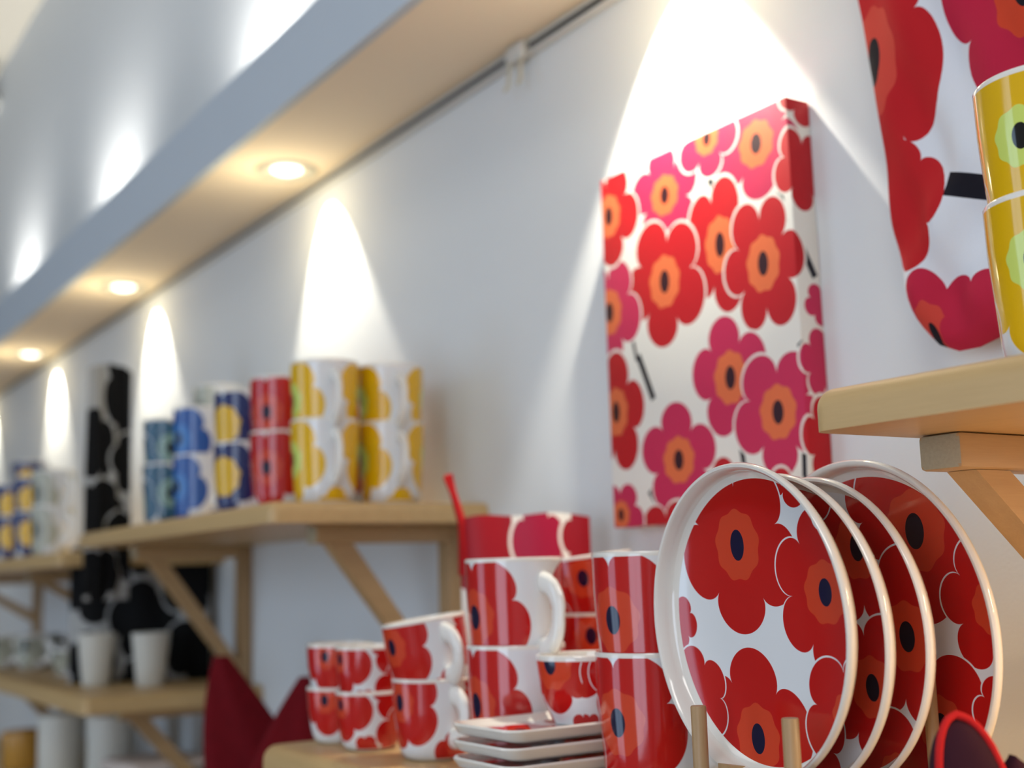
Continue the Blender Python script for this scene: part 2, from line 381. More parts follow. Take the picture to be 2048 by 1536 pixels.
def box(name, x0, x1, y0, y1, z0, z1, m, parent=None, bevel=0, seg=2, smooth=None):
    bm = bmesh.new(); box_bm(bm, x0, x1, y0, y1, z0, z1, bevel, seg)
    return finish(name, bm, m, parent, smooth=bool(bevel) if smooth is None else smooth)

def lathe(profile, seg=64, uvr=None, uvmode='cyl'):
    """profile: list of (r, z, mat) ; mat applies to the strip that ends at that point"""
    bm = bmesh.new(); uv = bm.loops.layers.uv.new('UVMap')
    rings = []
    for r, z, m in profile:
        if r < 1e-6: rings.append([bm.verts.new((0, 0, z))])
        else: rings.append([bm.verts.new((r*math.cos(2*PI*i/seg), r*math.sin(2*PI*i/seg), z)) for i in range(seg)])
    for k in range(1, len(rings)):
        A, B = rings[k-1], rings[k]; m = profile[k][2]
        for i in range(seg):
            j = (i+1) % seg
            a0, a1 = A[i % len(A)], A[j % len(A)]; b0, b1 = B[i % len(B)], B[j % len(B)]
            vs = [a0, a1, b1, b0]
            if len(A) == 1: vs = [a0, b1, b0]
            elif len(B) == 1: vs = [a0, a1, b0]
            f = bm.faces.new(vs); f.material_index = m
            for l in f.loops:
                if uvmode == 'cyl':
                    v = l.vert
                    ang = i if v in (a0, b0) and v not in ((a1, b1) if len(A) > 1 else ()) else i+1
                    if len(A) > 1 and v is a0 or len(B) > 1 and v is b0: ang = i
                    th = 2*PI*ang/seg
                    l[uv].uv = (th*uvr, v.co.z)
                else: l[uv].uv = (l.vert.co.x, l.vert.co.y)
    bmesh.ops.recalc_face_normals(bm, faces=bm.faces)
    return bm

def sweep(bm, pts, rad, seg=10, flat=1.0, up=Vector((0, 0, 1)), mat=0, caps=True):
    """tube through pts; rad may be a list; flat squashes the section along 'side'"""
    pts = [Vector(p) for p in pts]; n = len(pts); rings = []
    for i, p in enumerate(pts):
        t = (pts[min(i+1, n-1)]-pts[max(i-1, 0)]).normalized()
        s = t.cross(up)
        if s.length < 1e-4: s = t.cross(Vector((1, 0, 0)))
        s.normalize(); u = s.cross(t).normalized()
        r = rad[i] if isinstance(rad, (list, tuple)) else rad
        rings.append([bm.verts.new(p + s*math.cos(2*PI*k/seg)*r + u*math.sin(2*PI*k/seg)*r*flat) for k in range(seg)])
    for a, b in zip(rings, rings[1:]):
        for k in range(seg):
            f = bm.faces.new((a[k], a[(k+1) % seg], b[(k+1) % seg], b[k])); f.material_index = mat
    if caps:
        bm.faces.new(rings[0]).material_index = mat; bm.faces.new(rings[-1][::-1]).material_index = mat
    return bm

def copy_tree(o, parent=None):
    c = o.copy(); COL.objects.link(c)
    if parent: c.parent = parent
    for ch in list(o.children): copy_tree(ch, c)
    return c

# ---------------------------------------------------------------- the room
W = .78
structure(box('wall_right', W, W+.12, -3.0, 9.0, -1.45, .6055, M['wall']))
structure(box('wall_right_upper', .70, W+.12, -3.0, 9.0, .617, 1.56, M['wall']))
structure(box('floor', -3.2, .9, -3.2, 9.2, -1.5, -1.45, M['floor']))
structure(box('ceiling', -3.2, .9, -3.2, 9.2, 1.54, 1.6, M['ceiling']))
structure(box('wall_back', -3.2, .9, -3.2, -3.0, -1.45, 1.56, M['wall']))
structure(box('wall_front', -3.2, .9, 9.0, 9.2, -1.45, 1.56, M['wall']))
# lowered soffit along the shelf wall, with a light trough behind its fascia
bm = bmesh.new()
box_bm(bm, .62, W+.12, -2.99, 8.99, .606, .6165)
structure(finish('trim_1', bm, M['soffit'], smooth=False))
structure(box('trim_2', .608, .6195, -2.99, 8.99, .6062, .708, M['fascia']))
# window wall on the far side of the shop
bm = bmesh.new()
wy = [(-1.95, -.05), (1.95, 3.45)]
ys = [-3.0, -1.95, -.05, 1.95, 3.45, 9.0]
for a, b in zip(ys, ys[1:]):
    if (a, b) in wy:
        box_bm(bm, -3.2, -3.0, a, b, -1.45, -1.15); box_bm(bm, -3.2, -3.0, a, b, 1.45, 1.56)
    else: box_bm(bm, -3.2, -3.0, a, b, -1.45, 1.56)
structure(finish('wall_left', bm, M['wall'], smooth=False))
for k, (a, b) in enumerate(wy):
    bm = bmesh.new()
    for y in (a+.03, (a+b)/2, b-.03): box_bm(bm, -3.12, -3.04, y-.03, y+.03, -1.15, 1.45)
    for z in (-1.12, 1.42): box_bm(bm, -3.119, -3.041, a+.06, b-.06, z-.03, z+.03)
    fr = structure(finish('window_%d' % (k+1), bm, M['metal'], smooth=False))
    box('window_pane', -3.085, -3.075, a+.06, b-.06, -1.09, 1.39, M['glass_day'], fr)

# ---------------------------------------------------------------- ceiling lamps
def downlight_mesh():
    ring = lathe([(.024, .004, 0), (.030, -.002, 0), (.044, -.004, 0), (.046, .0, 0), (.046, .004, 0), (.024, .004, 0)], 48, .04)
    lens = lathe([(0, -.006, 0), (.014, -.005, 0), (.0225, -.001, 0), (.0235, .003, 0), (0, .003, 0)], 40, .04)
    return ring, lens
Y_DL = [.85, 1.70, 2.55, 3.40, 4.25, 5.10]
DL_LABEL = ['round recessed ceiling spot lighting the framed floral canvas', 'largest round recessed spot glowing in the soffit, nearest of those in view',
            'second round recessed soffit spot, above the blue mugs', 'round recessed soffit spot at the left edge of the photo',
            'recessed soffit spot beyond the left edge spot', 'farthest recessed soffit spot down the aisle']
ring, lens = downlight_mesh()
d0 = empty('ceiling_downlight', (.713, Y_DL[0], .606))
rg = finish('trim_ring', ring, M['ring'], d0); ln = finish('lens', lens, M['lens'], d0)
for k, y in enumerate(Y_DL):
    d = d0 if k == 0 else copy_tree(d0)
    d.location = (.713, y, .606)
    tag(d, DL_LABEL[k], 'ceiling light', 'recessed spots in the soffit')
    l = bpy.data.lights.new('downlight_beam', 'SPOT'); l.energy = 19 if k == 0 else 12; l.color = (1.0, .94, .80)
    l.spot_size = R_(76 if k == 0 else 70); l.spot_blend = .3; l.shadow_soft_size = .006
    lo = bpy.data.objects.new('downlight_beam', l); COL.objects.link(lo)
    lo.location = (.722 if k == 0 else .733, y + (.02 if k == 0 else 0), .598)
    lo.rotation_euler = Vector((.28, 0 if k == 0 else -.09, -1)).to_track_quat('-Z', 'Y').to_euler()
    # added point light below the recess, fills the soffit with a warm halo
    p = bpy.data.lights.new('downlight_glow', 'POINT'); p.energy = .5; p.color = (1.0, .84, .52); p.shadow_soft_size = .02
    po = bpy.data.objects.new('downlight_glow', p); COL.objects.link(po); po.location = (.69, y, .515)
    # uplight hidden in the trough
    u = bpy.data.lights.new('trough_uplight', 'SPOT'); u.energy = 15; u.color = (1.0, .98, .94)
    u.spot_size = R_(140); u.spot_blend = 1.0; u.shadow_soft_size = .02
    uo = bpy.data.objects.new('trough_uplight', u); COL.objects.link(uo)
    uo.location = (.640, y, .645); uo.rotation_euler = Vector((-.05, 0, 1)).to_track_quat('-Z', 'Y').to_euler()
    can = finish('uplight_can', lathe([(0, 0, 0), (.02, 0, 0), (.022, .02, 0), (.018, .02, 0), (.016, .006, 0), (0, .006, 0)], 24, .02), M['metal'])
    can.location = (.645, y, .6162)
    tag(can, 'small uplight hidden in the trough above the ' + ['canvas spot', 'largest visible spot', 'second visible spot', 'left edge spot', 'spot beyond the left edge', 'farthest spot'][k], 'lamp', 'uplights in the trough')

for k, (x, y) in enumerate(((-.55, -.5), (-1.1, 2.4))):
    pn = empty('ceiling_panel', (x, y, 1.54))  # out-of-view fixture added to go with the overhead fill
    bm = bmesh.new(); box_bm(bm, -.31, .31, -.6, .6, -.03, -.0002, .004); finish('frame', bm, M['metal'], pn)
    bm = bmesh.new(); box_bm(bm, -.29, .29, -.58, .58, -.034, -.0302); finish('diffuser', bm, M['frosted'], pn, smooth=False)
    tag(pn, ['flat white ceiling light panel over the aisle nearest the photographer', 'flat white ceiling light panel further down the aisle'][k], 'ceiling light', 'flat ceiling light panels')
sl = empty('under_shelf_lamp', (.66, .12, .0724))  # unseen housing added for the warm fill under the shelf
bm = bmesh.new(); box_bm(bm, -.015, .015, -.16, .16, -.012, -.0002, .002); finish('housing', bm, M['metal'], sl)
tag(sl, 'slim strip lamp fixed under the near right shelf', 'lamp')

# picture rail cable with a clip
bm = bmesh.new(); box_bm(bm, W-.010, W, -2.9, 8.9, .588, .605, .0015, 2)
rail = tag(finish('picture_rail', bm, M['metal']), 'slim pale picture rail where the wall meets the soffit', 'rail')
bm = bmesh.new(); box_bm(bm, W-.0125, W-.0102, -2.9, 1.13, .5915, .597)
box_bm(bm, W-.0125, W-.0102, 1.175, 8.9, .5915, .597)
finish('groove', bm, M['darkmetal'], rail, smooth=False)['label'] = 'dark slot of the rail'
hk = empty('rail_clip', (W-.012, 1.152, .590))
bm = bmesh.new(); box_bm(bm, -.007, .0, -.018, .018, -.006, .013, .002)
finish('clip_body', bm, M['metal'], hk)
for s in (-1, 1):
    bm = bmesh.new(); sweep(bm, [(-.004, s*.012, -.004), (-.006, s*.012, -.02), (-.007, s*.013, -.034), (-.012, s*.014, -.040)], .0022)
    finish('prong', bm, M['ring'], hk)
tag(hk, 'small pale two-pronged clip hanging from the picture rail', 'clip')

# track spotlight high on the left
ts = empty('track_spotlight', (.64, 3.88, 1.54))
bm = bmesh.new(); box_bm(bm, -.03, .03, -.05, .05, -.02, 0, .003); finish('mount', bm, M['metal'], ts)
bm = bmesh.new(); sweep(bm, [(0, 0, -.02), (0, 0, -.06)], .008); finish('stem', bm, M['darkmetal'], ts)
bm = bmesh.new(); sweep(bm, [(-.02, .02, -.045), (0.0, 0, -.075), (.03, -.04, -.12)], [.032, .036, .040], 20); finish('spot_head', bm, M['darkmetal'], ts)
bm = bmesh.new(); sweep(bm, [(.03, -.04, -.12), (.036, -.048, -.128)], [.041, .034], 20); finish('lens', bm, M['metal'], ts)
tag(ts, 'dark spotlight head under the upper ceiling, top left corner', 'spotlight')

# ---------------------------------------------------------------- shelves
def board_bm(x0, x1, y0, y1, z0, z1, r=.011, ends=(1, 1)):
    bm = bmesh.new(); box_bm(bm, x0, x1, y0, y1, z0, z1)
    es = []
    for e in bm.edges:
        a, b = e.verts[0].co, e.verts[1].co
        top = a.z > z1-1e-5 and b.z > z1-1e-5
        if top and a.x < x0+1e-5 and b.x < x0+1e-5: es.append(e)
        if top and abs(a.y-b.y) < 1e-6 and ((a.y > y1-1e-5 and ends[1]) or (a.y < y0+1e-5 and ends[0])): es.append(e)
        if abs(a.z-b.z) > .001 and a.x < x0+1e-5 and ((a.y > y1-1e-5 and ends[1]) or (a.y < y0+1e-5 and ends[0])): es.append(e)
    bmesh.ops.bevel(bm, geom=es, offset=r, segments=6, profile=.5, affect='EDGES')
    return bm

def shelf(name, x0, y0, y1, z0, z1, brackets, label, group='wooden wall shelves', mat='wood', drop=.20, r=.011):
    s = empty(name, (W, (y0+y1)/2, z0))
    cx, cy, cz = s.location
    bm = board_bm(x0-cx, W-cx-.0005, y0-cy, y1-cy, 0, z1-z0, r)
    finish('board', bm, M[mat], s)
    for y in brackets:
        yy = y-cy
        a0 = x0+.078
        bm = bmesh.new(); box_bm(bm, a0-cx, W-cx-.02, yy-.0145, yy+.0145, -.0205, -.0003, .0025)
        for f in bm.faces:
            if f.normal.x < -.9: f.material_index = 1
        arm = finish('bracket_arm', bm, [M['woodx'], M['endgrain']], s)
        bm = bmesh.new()
        P0 = Vector((a0+.018-cx, yy, -.0208)); P1 = Vector((W-.022-cx, yy, -drop))
        d = (P1-P0).normalized(); n = Vector((d.z, 0, -d.x))
        n = -n if n.x > 0 else n
        hw = .010; ext = .022
        q = [P0, P0+Vector((.030, 0, 0)), P1+Vector((0, 0, .028)), P1]
        vs = []
        for s_ in (-hw, hw): vs.append([bm.verts.new((p.x, p.y+s_, p.z)) for p in q])
        bm.faces.new(vs[0]); bm.faces.new(vs[1][::-1])
        for i in range(4):
            j = (i+1) % 4; bm.faces.new((vs[0][i], vs[1][i], vs[1][j], vs[0][j]))
        bmesh.ops.recalc_face_normals(bm, faces=bm.faces)
        finish('bracket_brace', bm, M['woodx'], s, smooth=False)
        bm = bmesh.new(); box_bm(bm, W-.0205-cx, W-cx-.0005, yy-.0145, yy+.0145, -drop-.035, -.0004, .0015)
        finish('wall_batten', bm, M['dowel'], s)
    tag(s, label, 'shelf', group)
    return s
shelf('wall_shelf', .51, -.45, .49, .0725, .096, [.468, -.38], 'beech shelf at the right edge carrying the near yellow mugs', drop=.142)
shelf('wall_shelf', .51, 1.262, 2.06, .0625, .0855, [1.335, 2.02], 'beech shelf in the middle carrying red, yellow and blue mugs', drop=.215)
shelf('wall_shelf', .455, -.45, 1.155, -.172, -.148, [-.3, .45, 1.1], 'beech shelf at the bottom carrying red floral crockery and plates', r=.014)
shelf('wall_shelf', .50, 1.96, 3.0, -.186, -.160, [2.06, 2.9], 'beech shelf at lower left under the black and white cloth')
shelf('wall_shelf', .50, 2.14, 3.6, .036, .060, [2.72, 3.5], 'beech shelf at the far left carrying blue and yellow mugs', drop=.12)
shelf('wall_shelf', .50, 1.96, 3.2, -.36, -.336, [2.06, 3.1], 'lowest beech shelf at lower left below the frosted cups')
shelf('wall_shelf', .47, 1.26, 1.90, -.36, -.336, [1.3, 1.8], 'low beech shelf holding the red cotton bags')

# ---------------------------------------------------------------- crockery
def vessel(kind, name, matname, rtop, h, handle=True, nest=.3):
    """mug / cup body with a handle, origin at the base centre; handle along +x"""
    t = .0024
    if kind == 'mug':
        prof = [(0, .003, 1), (rtop*.62, .003, 1), (rtop*.68, .0, 1), (rtop*.74, .0, 1), (rtop*.80, .003, 1), (rtop*.87, .010, 0), (rtop*.90, .018, 0),
                (rtop*.915, .028, 0), (rtop*.985, h*.72, 0), (rtop*.995, h-.0032, 0), (rtop, h-.0012, 1), (rtop-.0008, h, 1), (rtop-t, h-.0004, 1),
                (rtop-t-.0006, h-.003, 1), (rtop*.93, h*.5, 1), (rtop*.80, .012, 1), (rtop*.6, .006, 1), (0, .006, 1)]
    elif kind == 'cup':
        prof = [(0, .003, 1), (rtop*.52, .003, 1), (rtop*.58, .0, 1), (rtop*.66, .0, 1), (rtop*.74, .002, 1), (rtop*.82, .007, 0), (rtop*.875, .014, 0),
                (rtop*.90, .020, 0), (rtop*.96, h*.6, 0), (rtop*.993, h-.0030, 0), (rtop, h-.0012, 1), (rtop-.0008, h, 1), (rtop-t, h-.0004, 1),
                (rtop-t-.0006, h-.003, 1), (rtop*.88, h*.45, 1), (rtop*.72, .010, 1), (rtop*.5, .006, 1), (0, .006, 1)]
    else:  # open tapered bowl
        prof = [(0, .003, 1), (rtop*.50, .003, 1), (rtop*.56, .0, 1), (rtop*.64, .0, 1), (rtop*.70, .004, 0), (rtop*.80, .012, 0), (rtop*.90, h*.45, 0),
                (rtop*.97, h*.8, 0), (rtop*.995, h-.004, 0), (rtop, h-.0015, 1), (rtop-.001, h, 1), (rtop-.003, h-.0004, 1),
                (rtop-.0036, h-.003, 1), (rtop*.84, h*.45, 1), (rtop*.62, .010, 1), (0, .006, 1)]
    e = empty(name)
    finish('body', lathe(prof, 72, rtop), [M[matname], M['white']], e)
    if handle:
        bm = bmesh.new()
        top, bot = h*.80, h*.27
        out = .026 if kind == 'mug' else .022
        pts, rad = [], []
        for i in range(17):
            a = PI*(i/16)
            x = rtop*.955 + out*math.sin(a)**.72*(1.0 if a < PI/2 else .96) - .003
            z = (top+bot)/2 + (top-bot)/2*math.cos(a)
            pts.append((x, 0, z)); rad.append(.0068 + .0014*abs(math.cos(a)))
        sweep(bm, pts, rad, 12, flat=.55, up=Vector((0, 1, 0)))
        bmesh.ops.rotate(bm, verts=bm.verts, cent=(0, 0, 0), matrix=Matrix.Identity(3))
        bmesh.ops.recalc_face_normals(bm, faces=bm.faces)
        finish('handle', bm, M['white'], e)['label'] = 'white glazed handle'
    return e

PROTO = {}
def place(kind, matname, x, y, z, hdeg, label, cat, group, tilt=0, name=None):
    """hdeg: how far right of the viewer's side the handle points"""
    dims = {'mug': (.039, .095, True), 'cup': (.036, .066, True), 'small_cup': (.031, .051, False), 'bowl': (.034, .049, False)}[kind]
    key = (kind, matname)
    nm = name or {'mug': 'coffee_mug', 'cup': 'teacup', 'small_cup': 'small_cup', 'bowl': 'small_bowl'}[kind]
    if key not in PROTO:
        o = PROTO[key] = vessel({'mug': 'mug', 'cup': 'cup', 'small_cup': 'cup', 'bowl': 'bowl'}[kind], nm, matname, dims[0], dims[1], dims[2])
    else: o = copy_tree(PROTO[key])
    L = math.hypot(x, y); d = Vector((x/L, y/L)); r = Vector((d.y, -d.x)); a = R_(hdeg)
    v = -d*math.cos(a) + r*math.sin(a)
    rot = Euler((0, 0, math.atan2(v.y, v.x))).to_matrix()
    if tilt: rot = Matrix.Rotation(R_(tilt), 3, Vector((d.x, d.y, 0))) @ rot
    o.rotation_euler = rot.to_euler(); o.location = (x, y, z)
    tag(o, label, cat, group); return o

def stack(kind, matname, x, y, z, n, step, hdeg, desc, group, cat='mug', tilt_top=0, jit=6):
    words = {1: ['{}'], 2: ['{}, lower of the two stacked', '{}, upper of the two stacked'],
             3: ['{}, lowest of three stacked', '{}, middle of three stacked', '{}, topmost of three stacked']}[n]
    for k in range(n):
        t = tilt_top if (k == n-1) else 0
        place(kind, matname, x, y, z+k*step+.0004, hdeg+random.uniform(-jit, jit), words[k].format(desc), cat, group, tilt=t)

ZN, ZF, ZL = .096, .0855, -.148
S = .0665
stack('mug', 'green_mug', .612, .396, ZN, 2, .0665, 66, 'yellow floral mug on the near right shelf', 'yellow mugs on the near shelf', jit=2)
stack('mug', 'red_mug', .556, .693, ZL, 2, S, 50, 'red floral mug directly left of the plate rack', 'red mugs on the bottom shelf', jit=2)
stack('mug', 'red_mug', .552, .858, ZL, 2, S, 34, 'red floral mug behind the rectangular dishes, white handle showing', 'red mugs on the bottom shelf', jit=2)
stack('cup', 'cup', .665, .897, ZL, 3, .049, 65, 'red floral teacup between the two tall mug stacks', 'red teacups on the bottom shelf', 'cup', tilt_top=-6)
stack('cup', 'cup', .533, .957, ZL, 2, .049, 28, 'red floral teacup with curled white handle left of the mugs', 'red teacups on the bottom shelf', 'cup', tilt_top=-8, jit=2)
stack('small_cup', 'small', .518, 1.049, ZL, 2, .039, 28, 'small red floral cup beside the handled teacups', 'small red cups at the shelf end', 'cup')
stack('small_cup', 'small', .519, 1.1135, ZL, 2, .039, 60, 'small handleless red floral cup nearest the rounded shelf end', 'small red cups at the shelf end', 'cup')
stack('mug', 'yellow_mug', .600, 1.322, ZF, 2, S, 14, 'yellow floral mug on the middle shelf, left yellow stack', 'yellow mugs on the middle shelf', jit=2)
stack('mug', 'yellow_mug', .683, 1.320, ZF, 2, S, 14, 'yellow floral mug on the middle shelf, right yellow stack', 'yellow mugs on the middle shelf', jit=3)
stack('mug', 'red_mug', .600, 1.447, ZF, 2, S, 62, 'red mug left of the yellow ones, middle shelf', 'red mugs on the middle shelf', jit=2)
stack('mug', 'red_mug', .700, 1.44, ZF, 2, S, 30, 'red floral mug glimpsed between the two yellow stacks', 'red mugs on the middle shelf')
stack('mug', 'navy_mug', .600, 1.575, ZF, 2, S, 42, 'navy mug with yellow dots left of the red mugs', 'blue mugs on the middle shelf')
stack('mug', 'blue_mug', .600, 1.742, ZF, 2, S, 36, 'bright blue floral mug in the middle of the blue stacks', 'blue mugs on the middle shelf')
stack('mug', 'teal_mug', .600, 1.885, ZF, 2, S, 95, 'dark teal mug, leftmost stack on the middle shelf', 'blue mugs on the middle shelf')
stack('mug', 'grey_mug', .700, 1.95, ZF, 3, S, 40, 'pale grey floral mug behind the dark teal mugs', 'pale mugs on the middle shelf')
stack('mug', 'grey_mug', .700, 1.80, ZF, 2, S, 40, 'pale grey floral mug behind the bright blue mugs', 'pale mugs on the middle shelf')
stack('mug', 'navy_mug', .570, 2.84, .060, 2, S, 80, 'navy mug with yellow dots at the far left edge', 'blue mugs on the far left shelf')
stack('mug', 'navy_mug', .570, 2.66, .060, 2, S, 80, 'navy mug with yellow dots beside the pale far-left mugs', 'blue mugs on the far left shelf')
stack('mug', 'grey_mug', .570, 2.49, .060, 2, S, 30, 'pale mug beside the navy mugs on the far left shelf', 'pale mugs on the far left shelf')
stack('mug', 'navy_mug', .640, 3.02, .060, 3, S, 80, 'navy mug in the tallest stack behind at far left', 'blue mugs on the far left shelf')

# plates in the rack
def plate(name, R, matname, c, label):
    prof = [(0, 0, 1), (R*.60, 0, 1), (R*.62, -.0022, 1), (R*.66, -.0022, 1), (R*.68, 0, 1), (R*.86, .0025, 1), (R*.955, .009, 1), (R*.992, .0135, 1),
            (R, .0155, 1), (R*.997, .0175, 1), (R*.988, .0185, 1), (R*.972, .0183, 1), (R*.958, .0168, 1), (R*.948, .0115, 1), (R*.935, .0075, 1), (R*.915, .0058, 1), (R*.90, .0050, 0), (R*.4, .0044, 0), (0, .0044, 0)]
    o = finish(name, lathe(prof, 128, 1, 'flat'), [M[matname], M['white']])
    th, tl = .110, -.031
    n = Vector((-math.cos(th)*math.cos(tl), math.sin(th)*math.cos(tl), math.sin(tl)))
    u = Vector((0, 0, 1)).cross(n).normalized(); v = n.cross(u)
    m = Matrix((u, v, n)).transposed().to_4x4(); m.translation = Vector(c) - n*.014
    o.matrix_world = m
    tag(o, label, 'plate', 'floral plates in the wooden rack'); return o
plate('dinner_plate', .092, 'plate_a', (.516, .555, -.030), 'frontmost round red floral plate in the wooden rack, fully in view')
plate('dinner_plate', .092, 'plate_b', (.541, .552, -.036), 'second red floral plate in the rack, just behind the front one')
plate('dinner_plate', .092, 'plate_c', (.569, .549, -.038), 'third red floral plate in the rack, before the large one')
plate('dinner_plate', .106, 'plate_d', (.603, .545, -.041), 'largest red floral plate at the back of the rack')

rk = empty('plate_rack', (.545, .535, ZL))
ux = Vector((math.cos(.110), -math.sin(.110), 0)); uy = Vector((math.sin(.110), math.cos(.110), 0))
for t in (-.042, .042):
    bm = bmesh.new(); box_bm(bm, -.075, .095, -.008, .008, .0003, .0060, .001)
    v = [bm.verts.new((a, b, c)) for a, b, c in [(-.034, -.006, .0062), (.046, -.006, .0062), (.046, .006, .0062), (-.034, .006, .0062),
         (-.034, -.006, .0355), (.046, -.006, .0255), (.046, .006, .0255), (-.034, .006, .0355)]]
    for q in ((0, 3, 2, 1), (4, 5, 6, 7), (0, 1, 5, 4), (1, 2, 6, 5), (2, 3, 7, 6), (3, 0, 4, 7)): bm.faces.new([v[x] for x in q])
    o = finish('rail', bm, M['woodx'], rk); o.location = uy*t; o.rotation_euler = (0, 0, -.110)
for s in (-.068, .088):
    bm = bmesh.new(); box_bm(bm, -.007, .007, -.05, .05, .0062, .0140, .002)
    o = finish('cross_bar', bm, M['woodx'], rk); o.location = ux*s; o.rotation_euler = (0, 0, -.110)
for s, hh in ((-.050, .070), (.0485, .098), (.079, .060)):
    for t in (-.042, .042):
        bm = bmesh.new()
        hz = hh if not (hh > .09 and t > 0) else .040
        rr = .0046 if s < 0 else .0038
        sweep(bm, [(0, 0, .0062), (0, 0, hz-.0006), (0, 0, hz)], [rr, rr, rr-.0004], 20)
        o = finish('dowel', bm, M['dowel'], rk); o.location = ux*s + uy*t
tag(rk, 'small wooden plate rack with upright round dowels', 'rack')

# rectangular dishes under the bowl
def dish(z, k):
    bm = bmesh.new(); uv = bm.loops.layers.uv.new('UVMap')
    def loop(ax, ay, r, z, n=6):
        v = []
        for cx, cy, a0 in ((ax-r, ay-r, 0), (-ax+r, ay-r, PI/2), (-ax+r, -ay+r, PI), (ax-r, -ay+r, 1.5*PI)):
            for i in range(n+1):
                a = a0+PI/2*i/n; v.append(bm.verts.new((cx+r*math.cos(a), cy+r*math.sin(a), z)))
        return v
    A, B = .076, .042
    L = [loop(A*.86, B*.80, .010, 0), loop(A*.96, B*.93, .012, .003), loop(A, B, .013, .0085), loop(A-.001, B-.001, .012, .0100), loop(A-.0035, B-.0035, .011, .0096),
         loop(A-.007, B-.007, .010, .0060), loop(A*.85, B*.78, .009, .0050)]
    for i, (a, b) in enumerate(zip(L, L[1:])):
        for j in range(len(a)):
            f = bm.faces.new((a[j], a[(j+1) % len(a)], b[(j+1) % len(a)], b[j])); f.material_index = 0
    bm.faces.new(L[0][::-1]); f = bm.faces.new(L[-1]); f.material_index = 1
    for f in bm.faces:
        for l in f.loops: l[uv].uv = (l.vert.co.x, l.vert.co.y)
    o = finish('serving_dish', bm, [M['white'], M['dish']]); o.location = (.540, .7755, z); o.rotation_euler = (0, 0, R_(-3+k*2)*.5)
    return o
M['dish'] = floral('red_floral_dish_glaze', WHITE, [(-.04, .0, .03, .3, 5, RED, ORANGE, NAVY, .4), (.03, .01, .034, .9, 5, RED, ORANGE, NAVY, .4)], rough=.1, coat=.6)
names = ['lowest of the stacked small rectangular dishes on the bottom shelf', 'second from the bottom of the stacked rectangular dishes', 'second from the top of the stacked rectangular dishes', 'topmost rectangular red floral dish, carrying the small bowl']
for k in range(4): tag(dish(ZL+.0004+k*.0118, k), names[k], 'dish', 'stacked rectangular dishes')
place('bowl', 'bowl', .556, .7755, ZL+.0004+3*.0118+.0056, 0, 'small tapered red floral bowl standing on the stacked dishes', 'bowl', None)

# ---------------------------------------------------------------- framed canvas on the wall
def canvas():
    bm = bmesh.new(); uv = bm.loops.layers.uv.new('UVMap')
    box_bm(bm, .752, .7795, .726, .987, .043, .392, .0015, 2)
    for f in bm.faces:
        for l in f.loops:
            c = l.vert.co
            if abs(f.normal.y) > .7:
                u = (-.726 + (c.x-.752)) if f.normal.y < 0 else (-.987-(c.x-.752))
                l[uv].uv = (u, c.z)
            elif abs(f.normal.z) > .7: l[uv].uv = (-c.y, (.392+(c.x-.752)) if f.normal.z > 0 else (.043-(c.x-.752)))
            else: l[uv].uv = (-c.y, c.z)
    o = finish('wall_canvas', bm, M['canvas'])
    tag(o, 'square stretched canvas with red and pink flowers hanging on the white wall', 'wall art')
canvas()

# ---------------------------------------------------------------- soft things
def cushion_mesh(left, right, z0, z1, T, x0, ny=34, nz=60, fold=None, uvf=None, back=None):
    """soft shape on the x = x0 plane; left/right give y of the sides at height z; puffs towards -x"""
    bm = bmesh.new(); uv = bm.loops.layers.uv.new('UVMap')
    def side(sign):
        g = []
        for j in range(nz+1):
            z = z0+(z1-z0)*j/nz
            a, b = left(z), right(z); row = []
            for i in range(ny+1):
                s = i/ny; y = a+(b-a)*s
                es = (1-(2*s-1)**4)**.5 if True else 1
                ez = min(1, (z-z0)/.03)**.5 if z < z0+.03 else 1
                ez2 = min(1, (z1-z)/.03)**.5 if z > z1-.03 else 1
                t = T*es*ez*ez2
                if fold and sign < 0: t += fold(y, z)*es*ez*ez2
                row.append(bm.verts.new((x0+sign*t*(1 if sign < 0 else .15), y, z)))
            g.append(row)
        return g
    F, B = side(-1), side(1)
    for g, flip in ((F, False), (B, True)):
        for j in range(nz):
            for i in range(ny):
                q = [g[j][i], g[j][i+1], g[j+1][i+1], g[j+1][i]]
                bm.faces.new(q[::-1] if flip else q)
    bmesh.ops.remove_doubles(bm, verts=bm.verts, dist=1e-5)
    for f in bm.faces:
        for l in f.loops:
            c = l.vert.co; l[uv].uv = uvf(c) if uvf else (-c.y, c.z)
    bmesh.ops.recalc_face_normals(bm, faces=bm.faces)
    return bm

def interp(tab):
    def f(z):
        if z <= tab[0][0]: return tab[0][1]
        for (a, ya), (b, yb) in zip(tab, tab[1:]):
            if z <= b: return ya+(yb-ya)*(z-a)/(b-a)
        return tab[-1][1]
    return f
bl = interp([(.150, .578), (.153, .590), (.160, .597), (.173, .606), (.202, .618), (.249, .6265), (.30, .629), (.367, .634), (.443, .646), (.56, .660)])
br = interp([(.150, .560), (.153, .548), (.157, .532), (.162, .515), (.18, .48), (.22, .44), (.56, .42)])
def fold(y, z):
    return (.0045*math.sin((z+y*1.4)*62) * max(0, min(1, (.33-z)/.1)) + .003*math.sin((z*.8-y*1.9)*70+1) + .003*math.sin((y+z*.6)*55))
hb = empty('hanging_textile', (.752, .54, .56))
bm = cushion_mesh(bl, br, .150, .56, .020, .757, fold=fold)
bmesh.ops.translate(bm, verts=bm.verts, vec=(-.752, -.54, -.56))
finish('padded_fabric', bm, M['bag'], hb)
bm = bmesh.new(); sweep(bm, [(.01, -.02, -.01), (.012, -.02, .03), (.02, -.005, .034), (.012, .01, .03), (.01, .01, -.01)], .003)
finish('hanging_loop', bm, M['red_strap'], hb)
